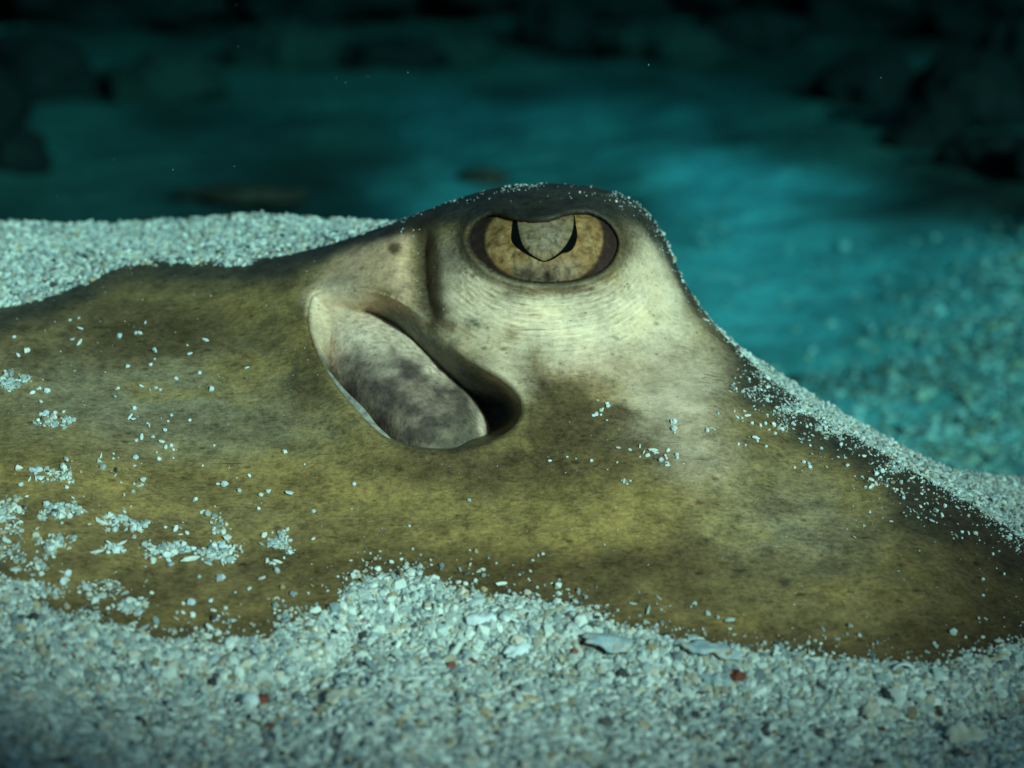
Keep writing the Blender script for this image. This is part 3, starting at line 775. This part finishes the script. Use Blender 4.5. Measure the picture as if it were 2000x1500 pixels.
wm = np.ones(Pr[:-1, :-1].shape[:2]); wm[:27] *= (np.broadcast_to(rx_, Pr.shape[:2])[:-1, :-1] >= 2120)[:27]
pos, nr_, _ = scatter(Pr, 14000, wm)
o = grain_mesh('loose_sand', pos, nr_, sizes(len(pos), 0.0011, 0.4, 0.0005, 0.0026), lift=0.1, simple=True)
tag(o, 'coral sand around the buried tip of the stingray snout', 'sand', kind='stuff')
# rubble on the sea floor behind
bx = np.linspace(-0.15, 0.75, 200); by = np.linspace(0.5, 1.7, 240)
BX, BY = np.meshgrid(bx, by); Pb = np.stack([BX, BY, seabed_z(BX, BY)], -1)
im = toimg(Pb); wb = (((im[0] > 1150) & (im[0] < 2150)) * (0.04 + sstep(0, 400, im[1] - 560 + 0.75 * (im[0] - 1700))) * sstep(380, 520, im[1]))[:-1, :-1] / (BY[:-1, :-1] ** 2)
pos, nr_, _ = scatter(Pb, 15000, wb)
dd = np.linalg.norm(pos - CAM, axis=1)
o = grain_mesh('sand_rubble', pos, nr_, sizes(len(pos), 0.0019, 0.5, 0.0009, 0.007) * np.clip(dd, 0.6, 1.4), lift=0.2, simple=True,
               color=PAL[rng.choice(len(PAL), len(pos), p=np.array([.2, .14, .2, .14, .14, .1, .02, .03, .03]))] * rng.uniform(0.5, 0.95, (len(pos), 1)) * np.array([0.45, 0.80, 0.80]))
tag(o, 'coarse sand and broken coral rubble on the sea floor behind the snout', 'rubble', kind='stuff')

# fine dust and small grains sticking to the skin
Pg = P[:NF + NR]
Xg, Yg = X[:-1, :-1], Y[:-1, :-1]
def skin_ok(): return (S_SP[:-1, :-1] < -6) & (S_EYE[:-1, :-1] < -30) & (Yg < CONTACT0(Xg) + 4)
ok = skin_ok()
dsg = Yg - SIL(Xg)
cl = sstep(0.05, 0.42, fbm(Xg / 60, Yg / 40, oct=4, seed=121))
wsn = np.exp(-np.maximum(dsg - 4, 0) / 34) * sstep(1400, 1500, Xg) * (0.12 + cl) * (Xg < 2080) + 0.9 * sstep(0.15, 0.5, blob(Xg, Yg, 1520, 780, 90, 55, 35)) * (0.05 + cl)
wsn = wsn + 0.10 * np.exp(-np.maximum(dsg, 0) / 12) * sstep(1180, 1260, Xg) * (Xg < 1420)
pos, nr_, _ = scatter(Pg, 3000, wsn * ok)
o = grain_mesh('sand_dusting', pos, nr_, sizes(len(pos), 0.00034, 0.5, 0.00015, 0.0011), lift=0.4)
tag(o, 'dusting of pale sand along the crest of the stingray snout', 'sand', kind='stuff')
wtop = np.exp(-np.maximum(dsg, 0) / 24) * (Xg > 780) * (Xg < 1300) * (0.04 + sstep(-0.02, 0.3, fbm(Xg / 40, Yg / 16, oct=4, seed=125)))
pos, nr_, _ = scatter(Pg, 330, wtop * ok)
o = grain_mesh('sand_dusting', pos, nr_, sizes(len(pos), 0.00022, 0.4, 0.0001, 0.0005), lift=0.4)
tag(o, 'specks of sand on the dark brow above the eye', 'sand', kind='stuff')
# grains crowding the contact line and thinning up the flank
dcl = CONTACT(Xg) - Yg
cl2 = sstep(-0.05, 0.3, fbm(Xg / 45, Yg / 30, oct=4, seed=127))
wct = np.exp(-np.maximum(dcl, 0) / 16) * (Xg > -60) * (Xg < 2060) * (0.25 + cl2)
wct = wct + 0.30 * sstep(0.16, 0.36, fbm(Xg / 70, Yg / 50, oct=4, seed=131)) * sstep(620, 420, Xg + 0.4 * (1100 - Yg)) * sstep(860, 1050, Yg) * (Xg > -60)
for cx_, cy_, rx_2, ry_2, a_2 in [(110, 1000, 36, 14, 3), (212, 1022, 24, 10, 3), (100, 1062, 28, 16, 3), (216, 1074, 30, 9, 3), (325, 1076, 46, 10, 3.5), (425, 1084, 34, 10, 3),
                                  (262, 1030, 18, 14, 2.5), (545, 1062, 26, 14, 1.6), (100, 822, 24, 12, 2.5), (14, 1000, 20, 20, 3), (40, 1150, 50, 20, 3), (250, 1186, 34, 9, 2), (20, 748, 26, 16, 1.6), (120, 930, 30, 14, 1.2)]:
    wct = wct + 0.6 * a_2 * sstep(0.25, 0.75, blob(Xg + 40 * fbm(Xg / 22, Yg / 14, oct=4, seed=133), Yg + 24 * fbm(Xg / 16, Yg / 10, oct=3, seed=135), cx_, cy_, rx_2, ry_2))
pos, nr_, _ = scatter(Pg, 5400, wct * ok)
o = grain_mesh('sand_dusting', pos, nr_, sizes(len(pos), 0.00048, 0.5, 0.0002, 0.0014), lift=0.4)
tag(o, 'scattered sand grains spilling onto the near flank of the stingray', 'sand', kind='stuff')
wsp = np.ones(Xg.shape) * (Xg > 0) * (Xg < 2000) * (0.2 + cl)
pos, nr_, _ = scatter(Pg, 500, wsp * ok)
o = grain_mesh('sand_dusting', pos, nr_, sizes(len(pos), 0.0002, 0.35, 0.0001, 0.0004), lift=0.4)
tag(o, 'tiny pale specks stuck all over the olive skin of the stingray', 'sand', kind='stuff')

# single grains one can pick out on the skin
def grain_material(name, col):
    c = np.array(col)
    return noise_mat(name, [(0.3, tuple(c * 0.82)), (0.55, tuple(c)), (0.75, tuple(np.minimum(c * 1.08, 0.9)))], 1200, 0.8, 4)
GM = [grain_material('grain_white', (.80, .80, .76)), grain_material('grain_cream', (.80, .74, .62)), grain_material('grain_grey', (.60, .63, .62))]
GMESH = [mesh_np('sand_grain', PROTO[i], ICO_F, GM[[0, 0, 1, 2, 0, 1][i % 6 if i < 12 else (i * 5) % 6]], False, link=False) for i in range(NP_)]

def place(pxs, pys, size, label, group, name='sand_grain', cat='sand grain', meshes=GMESH):
    pxs = np.asarray(pxs, float); pys = np.asarray(pys, float)
    D0 = skin_depth(pxs, pys)[0]
    w0 = np.clip(34 * np.sqrt(1 + np.interp(pxs, xs, slope) ** 2), 34, 105)
    q = np.clip((SIL(pxs) + w0 - pys) / w0, 0, 1)
    D0 = D0 + wd_roll * (1 - np.sqrt(1 - q ** 2))
    e = 2.0
    p0 = unproj(pxs, pys, D0)
    pX = unproj(pxs + e, pys, DB(pxs + e, pys)) - unproj(pxs - e, pys, DB(pxs - e, pys))
    pY = unproj(pxs, pys + e, DB(pxs, pys + e)) - unproj(pxs, pys - e, DB(pxs, pys - e))
    nn = np.cross(pX, pY); nn /= np.linalg.norm(nn, axis=1)[:, None]
    nn = np.where(((nn * (CAM - p0)).sum(1) < 0)[:, None], -nn, nn)
    R = align_rot(nn, 0.3)
    for i in range(len(pxs)):
        o = bpy.data.objects.new(name, meshes[int(rng.integers(len(meshes)))])
        COL.objects.link(o)
        M = np.eye(4); M[:3, :3] = R[i] * size[i]; M[:3, 3] = p0[i] + nn[i] * size[i] * 0.45
        o.matrix_world = Matrix(M.tolist())
        tag(o, label, cat, group)

def clump(cx, cy, rx, ry, n):
    return np.stack([cx + rx * rng.normal(size=n) * 0.6, cy + ry * rng.normal(size=n) * 0.6], 1)

L = [clump(*c) for c in [(100, 820, 26, 18, 14), (20, 745, 26, 22, 9), (118, 1000, 40, 22, 16), (70, 760, 15, 20, 4), (210, 1022, 26, 14, 10),
                         (100, 1062, 28, 22, 12), (216, 1074, 28, 14, 12), (330, 1078, 46, 18, 18), (420, 1082, 34, 18, 14), (262, 1030, 22, 20, 9),
                         (345, 1036, 20, 12, 6), (550, 1052, 24, 10, 8), (540, 1098, 18, 14, 7), (250, 1186, 30, 14, 9), (300, 860, 70, 60, 14),
                         (330, 890, 30, 20, 7), (290, 740, 40, 50, 8), (60, 940, 40, 30, 9), (20, 1000, 20, 26, 7), (480, 950, 120, 60, 12), (130, 1150, 60, 30, 8), (400, 1180, 90, 40, 9)]]
L = np.concatenate(L)
L = np.concatenate([L, np.stack([rng.uniform(5, 420, 22), rng.uniform(620, 800, 22)], 1)])
L = L[(L[:, 1] < CONTACT0(L[:, 0]) - 14) & (L[:, 0] > 3)]
place(L[:, 0], L[:, 1], sizes(len(L), 0.00086, 0.3, 0.0005, 0.0016), 'white sand grain on the olive flank behind the spiracle', 'grains on the flank behind the spiracle')
B = np.array([(430, 1134), (511, 1133), (483, 719), (266, 652), (274, 652), (322, 842), (372, 1096), (566, 1081), (612, 1000), (800, 1028), (612, 1054), (685, 1096), (30, 1116), (133, 1122)], float)
place(B[:, 0], B[:, 1], np.array([.0021, .0017, .0008, .0008, .001, .0011, .0021, .0012, .0008, .0006, .0008, .0007, .0015, .0013]) * 0.5,
      'larger rounded white sand grain among finer ones on the flank', 'larger grains on the flank')
R_ = [clump(*c) for c in [(1172, 800, 14, 16, 10), (1322, 836, 16, 12, 8), (1380, 840, 20, 10, 5), (1306, 900, 22, 22, 10), (1262, 880, 30, 12, 8), (1222, 942, 14, 10, 6),
                          (1430, 810, 26, 14, 7), (1354, 1178, 10, 8, 4), (1565, 910, 20, 12, 5), (1480, 850, 40, 30, 6), (1160, 900, 60, 50, 7)]]
R_ = np.concatenate(R_)
place(R_[:, 0], R_[:, 1], sizes(len(R_), 0.0006, 0.3, 0.00035, 0.0011), 'tiny white sand grain on the cheek below and ahead of the eye', 'grains on the cheek')
SN = np.stack([rng.uniform(1470, 1990, 34), np.zeros(34)], 1)
SN[:, 1] = SIL(SN[:, 0]) + rng.uniform(8, 90, 34)
place(SN[:, 0], SN[:, 1], sizes(len(SN), 0.0007, 0.3, 0.0004, 0.0013), 'white sand grain on the dark slope of the snout', 'grains on the snout')

# ------------------------------------------------------------------ shell and coral fragments lying in the near sand
def shell_mesh(name, L_, W_, H_, mat, seed, curl=0.5):
    """a thin, curved, broken plate: pale weathered top, brown broken edge"""
    nu, nv = 22, 9
    u, v_ = np.meshgrid(np.linspace(-1, 1, nu), np.linspace(-1, 1, nv), indexing='ij')
    wv_ = (1 - 0.45 * np.abs(u) ** 3) * (1 + 0.35 * vnoise(u * 3.1, seed, 0.0, seed) + 0.18 * vnoise(u * 8, seed, 0.0, seed + 1) * np.sign(v_))
    x = L_ * u * (1 + 0.16 * vnoise(v_ * 2.6, seed + .5, 0.0, seed)); y = W_ * v_ * wv_
    z = H_ * (0.8 - curl * v_ ** 2 - 0.25 * u ** 2) + 0.45 * H_ * vnoise(u * 2.2, v_ * 1.3, seed, seed) + 0.12 * H_ * vnoise(u * 9, v_ * 5, seed, seed)
    top = np.stack([x, y, z], -1).reshape(-1, 3); bot = np.stack([x * .97, y * .93, z - 0.4 * H_], -1).reshape(-1, 3)
    F1 = grid_faces(nu, nv, True); F2 = grid_faces(nu, nv) + nu * nv
    ring = np.concatenate([np.arange(nv), np.arange(2 * nv - 1, nu * nv, nv), np.arange(nu * nv - 2, (nu - 1) * nv - 1, -1), np.arange((nu - 2) * nv, 0, -nv)])
    r2 = np.roll(ring, -1)
    F3 = np.stack([ring, r2, r2 + nu * nv, ring + nu * nv], 1)
    return mesh_np(name, np.concatenate([top, bot]), np.concatenate([F1, F2, F3]), mat, True, link=False,
                   color=np.concatenate([np.ones((nu * nv, 3)), np.ones((nu * nv, 3)) * np.array([0.35, 0.2, 0.1])]))

def shell_mat(name, stops, scale):
    m, t, b = new_mat(name)
    v = obj_coord(t); at = t.nodes.new('ShaderNodeAttribute'); at.attribute_name = 'tint'
    t.links.new(mixc(t, 'MULTIPLY', 1.0, ramp(t, noise(t, scale, 6, 0.7, v), stops), at.outputs['Color']), b.inputs['Base Color'])
    b.inputs['Roughness'].default_value = 0.7; b.inputs['Specular IOR Level'].default_value = 0.12
    bump(t, b, noise(t, 1500, 4, 0.65, v), 0.4, 0.0002)
    return m
M_SHELLB = shell_mat('shell_blue_white', [(0.3, (0.28, 0.36, 0.38)), (0.46, (0.42, 0.49, 0.49)), (0.58, (0.62, 0.58, 0.5)), (0.66, (0.3, 0.17, 0.09))], 520)
M_SHELLC = shell_mat('shell_cream', [(0.3, (0.42, 0.3, 0.18)), (0.5, (0.66, 0.57, 0.44)), (0.7, (0.74, 0.68, 0.58))], 500)
M_RED = noise_mat('coral_red', [(0.3, (0.14, 0.035, 0.02)), (0.6, (0.26, 0.075, 0.045))], 700, 0.8)
M_WHITE = noise_mat('coral_white', [(0.3, (0.6, 0.6, 0.56)), (0.6, (0.84, 0.84, 0.8))], 600, 0.8)
M_DKF = noise_mat('coral_dark', [(0.3, (0.05, 0.05, 0.05)), (0.7, (0.14, 0.13, 0.12))], 600, 0.8)

def fg_point(px, py):
    px = np.array([float(px)]); c = CONTACT(px); d = fg_depth(px, py - c, DB(px, CONTACT0(px)))
    return unproj(px, np.array([float(py)]), d)[0]
def put(me, name, px, py, rot, label, cat, lift=0.0004):
    o = bpy.data.objects.new(name, me); COL.objects.link(o)
    p = fg_point(px, py); up = Vector((0, -0.35, 1)).normalized()
    base = up.to_track_quat('Z', 'Y').to_matrix().to_4x4()
    o.matrix_world = Matrix.Translation(Vector(p) + up * lift) @ base @ Matrix.Rotation(math.radians(rot[0]), 4, 'Z') @ Matrix.Rotation(math.radians(rot[1]), 4, 'X') @ Matrix.Rotation(math.radians(rot[2]), 4, 'Y')
    return tag(o, label, cat)
put(shell_mesh('shell_fragment', .0046, .0019, .0011, M_SHELLB, 3), 'shell_fragment', 1196, 1268, (-8, -6, 8), 'long bluish white shell fragment with brown underside edge, in sand below the cheek', 'shell', .0008)
put(shell_mesh('shell_fragment', .0050, .0019, .0011, M_SHELLB, 8), 'shell_fragment', 1390, 1280, (-6, -8, 5), 'wavy blue white shell fragment with a small hole-like spot beside the red chip', 'shell', .0008)
put(shell_mesh('shell_fragment', .0028, .0016, .0011, M_SHELLC, 5), 'shell_fragment', 672, 1366, (10, 18, 0), 'cream shell chip with orange edge in the near sand', 'shell', .0006)
put(shell_mesh('shell_fragment', .0026, .0014, .0009, M_WHITE, 12), 'shell_fragment', 940, 1216, (5, 28, 0), 'flat white shell chip on top of the sand heap', 'shell', .0006)
put(shell_mesh('shell_fragment', .0024, .0013, .0009, M_WHITE, 15), 'shell_fragment', 1012, 1276, (30, 20, 0), 'bright white angular chip under the sand heap crest', 'shell', .0006)
put(shell_mesh('shell_fragment', .0026, .0013, .0010, M_SHELLB, 18), 'shell_fragment', 1400, 1336, (-20, 30, 0), 'folded pale blue shell chip below the red coral chip', 'shell', .0006)
put(shell_mesh('shell_fragment', .0030, .0022, .0011, M_SHELLC, 21), 'shell_fragment', 1885, 1446, (20, 25, 0), 'broad tan shell piece lying in the shaded near sand', 'shell', .0006)
put(shell_mesh('shell_fragment', .0022, .0012, .0010, M_SHELLC, 24), 'shell_fragment', 1700, 1395, (60, 20, 0), 'orange brown shell chip standing in grey sand', 'shell', .0006)
put(shell_mesh('coral_fragment', .0014, .0009, .0008, M_RED, 27), 'coral_fragment', 1440, 1327, (-15, 20, 0), 'brick red coral chip beside the pale shell fragments', 'coral', .0007)
put(mesh_np('coral_fragment', PROTO[3] * .0014, ICO_F, M_RED, True, link=False), 'coral_fragment', 510, 1376, (0, 0, 0), 'dark red rounded coral bead touching a white pebble', 'coral', .0008)
put(mesh_np('pebble', PROTO[0] * .0016, ICO_F, M_WHITE, True, link=False), 'pebble', 490, 1380, (40, 0, 0), 'round white pebble touching a dark red coral bead', 'pebble', .0010)
put(mesh_np('coral_fragment', PROTO[2] * .0012, ICO_F, M_DKF, True, link=False), 'coral_fragment', 1492, 1432, (60, 0, 0), 'dark grey sliver of coral in the near sand', 'coral', .0006)
# curled thin tube ring at the contact line, and a larger shell on the bank
ta = np.linspace(0.1, math.pi - 0.1, 22)[:, None]; tb = np.linspace(0, 2 * math.pi, 8, endpoint=False)[None]
rr_ = .0019; r0 = .00022
tv = np.stack([(rr_ + r0 * np.cos(tb)) * np.cos(ta), r0 * np.sin(tb) + 0 * ta, (rr_ + r0 * np.cos(tb)) * np.sin(ta)], -1)
put(mesh_np('worm_tube', tv.reshape(-1, 3), grid_faces(22, 8, False, True), M_WHITE, True, link=False), 'worm_tube', 1762, 1316, (10, 0, 0), 'thin white hoop shaped tube arching out of sand at the snout edge', 'worm tube', .0)

# ------------------------------------------------------------------ reef rocks far behind, out of focus
M_ROCK = [noise_mat('reef_dark', [(0.3, (0.006, 0.008, 0.007)), (0.6, (0.014, 0.018, 0.015)), (0.8, (0.03, 0.034, 0.028))], 14, 0.95),
          noise_mat('reef_green', [(0.3, (0.012, 0.02, 0.015)), (0.6, (0.028, 0.042, 0.032)), (0.8, (0.05, 0.065, 0.05))], 14, 0.95),
          noise_mat('reef_brown', [(0.3, (0.035, 0.022, 0.014)), (0.6, (0.08, 0.05, 0.032)), (0.8, (0.12, 0.09, 0.06))], 20, 0.95)]
def ground_hit(px, py):
    """where the ray through a photo pixel meets the sea floor"""
    d = np.linspace(0.6, 6.0, 2000)
    pts = unproj(np.full(d.shape, float(px)), np.full(d.shape, float(py)), d)
    k_ = np.argmax(pts[:, 2] < seabed_z(pts[:, 0], pts[:, 1]))
    return pts[k_] if k_ > 0 else pts[1000]
def rock(px, py, wpx, hpx, mi, seed, label, cat='rock', name='reef_rock'):
    nu, nv = 64, 32
    g = ground_hit(px, py); mpp = g[1] / FPX
    rx, rz = wpx * mpp, hpx * mpp
    ry = rx * 0.8
    u = np.linspace(0, 2 * math.pi, nu, endpoint=False)[None]; v_ = np.linspace(0.0, math.pi, nv)[:, None]
    d = np.stack([np.sin(v_) * np.cos(u), np.sin(v_) * np.sin(u), np.cos(v_) + 0 * u], -1)
    rad = 1 + 0.6 * fbm(d[..., 0] * 1.7 + seed, d[..., 1] * 1.7, d[..., 2] * 1.7, oct=4, seed=seed) + 0.3 * np.abs(fbm(d[..., 0] * 6, d[..., 1] * 6, d[..., 2] * 6 + seed, oct=3, seed=seed + 5))
    V = d * rad[..., None] * np.array([rx, ry, rz])
    o = mesh_np(name, V.reshape(-1, 3), grid_faces(nv, nu, True, True), M_ROCK[mi])
    o.location = (g[0], g[1], float(seabed_z(g[0], g[1])) + rz * 0.3)
    return tag(o, label, cat, 'reef rocks in the dark background')
rock(480, 385, 110, 14, 2, 13, 'low brownish coral patch just beyond the sand bank crest')
rock(945, 352, 45, 16, 2, 15, 'small brown coral lump behind the brow')
DK = 'dark blurred reef rock standing in the gloom behind the stingray'
for i_, (px, py, wp, hp, mi) in enumerate([(20, 330, 70, 60, 0), (90, 190, 110, 80, 0), (330, 190, 100, 70, 1), 
        (560, 130, 110, 60, 1), (780, 130, 90, 40, 0), (900, 120, 70, 40, 1), (1085, 95, 70, 60, 0), (1290, 120, 120, 50, 1), (1460, 100, 110, 60, 0),
        (1690, 200, 90, 70, 0), (1800, 290, 80, 40, 0), (1930, 330, 90, 50, 0), (2060, 350, 80, 60, 0), (1880, 250, 110, 100, 0), (2010, 200, 120, 130, 0),
        (1700, 60, 200, 90, 0), (200, 40, 220, 90, 0), (620, 30, 200, 70, 0), (1050, 20, 220, 70, 0), (1400, 20, 200, 70, 0), (1950, 60, 200, 110, 0), (-80, 250, 120, 120, 0)]):
    rock(px, py, wp, hp, mi, 30 + i_ * 3, DK)

# unseen blocker added to shade the view's edges; its notch lets the sun through
SDN = np.array(sd); hn = np.array([SDN[0], SDN[1]]); hn /= np.linalg.norm(hn)
ridge = np.array([-hn[1], hn[0]])
LC = np.array([0.0, 0.38]) + hn * 0.62
def blocker_sz(px, py, d_):
    p = unproj(np.array(float(px)), np.array(float(py)), np.array(float(d_)))
    tl = ((LC - p[:2]) @ hn) / (SDN[:2] @ hn)
    q = p + SDN * tl
    return (q[:2] - LC) @ ridge, q[2]
LED = sorted([blocker_sz(*v_) for v_ in BLOCKER_PTS])
ls = np.array([p[0] for p in LED]); lz = np.array([p[1] for p in LED])
su = np.linspace(ls[0] - 0.22, ls[-1] + 0.22, 120)
zt = np.interp(su, ls, lz)
zt = np.convolve(np.pad(zt, 4, mode='edge'), np.ones(9) / 9, 'valid')
zt = np.minimum(zt, BLOCKER_CAP) + 0.012 * fbm(su / 0.05, 0.4, oct=3, seed=201)
vv = np.linspace(0, 1, 26)[:, None]
prof_y = (0.05 * np.cos(vv * math.pi)) * (1 + 0.4 * fbm(su / 0.06, vv * 3, oct=3, seed=203))
prof_z = -0.06 + (zt + 0.06) * np.sin(vv * math.pi) ** 0.6
lp = np.stack([LC[0] + ridge[0] * su + hn[0] * prof_y, LC[1] + ridge[1] * su + hn[1] * prof_y, prof_z + 0 * su], -1)
lo_ = mesh_np('light_blocker', lp.reshape(-1, 3), grid_faces(26, 120), M_ROCK[0])
tag(lo_, 'added unseen light blocker with a low saddle, shading the ends of the stingray and the near sand', 'rock')

# drifting specks in the water
n = 18
spx = rng.uniform(0, 2000, n); spy = rng.uniform(0, 420, n); spd = rng.uniform(0.36, 0.6, n)
pos = unproj(spx, spy, spd)
m_ = spy < SIL(spx) - 60
o = grain_mesh('suspended_specks', pos[m_], np.tile(np.array([[0, -1., .3]]), (m_.sum(), 1)), sizes(m_.sum(), 0.00012, 0.3, 0.00008, 0.0002), lift=0)
tag(o, 'tiny pale particles drifting in the dark water above the stingray', 'particles', kind='stuff')

# ------------------------------------------------------------------ sea water
hz_min, hz_max = np.array([-7.0, -0.55, -1.2]), np.array([7.0, 9.6, 0.95])
hv = np.array([[(hz_min, hz_max)[i][0], (hz_min, hz_max)[j][1], (hz_min, hz_max)[k_][2]] for i in (0, 1) for j in (0, 1) for k_ in (0, 1)])
hf = np.array([(0, 1, 3, 2), (4, 6, 7, 5), (0, 4, 5, 1), (2, 3, 7, 6), (0, 2, 6, 4), (1, 5, 7, 3)])
m = bpy.data.materials.new('sea_water'); m.use_nodes = True; t = m.node_tree; t.nodes.clear()
out = t.nodes.new('ShaderNodeOutputMaterial'); va = t.nodes.new('ShaderNodeVolumeAbsorption')
DENS = 1.15; K = (0.82, 0.345, 0.295)
va.inputs['Density'].default_value = DENS
va.inputs['Color'].default_value = (1 - K[0] / DENS, 1 - K[1] / DENS, 1 - K[2] / DENS, 1)
t.links.new(va.outputs[0], out.inputs['Volume'])
hz = mesh_np('haze', hv, hf, m, False)
tag(hz, 'clear blue green sea water around the stingray', 'water', kind='stuff')
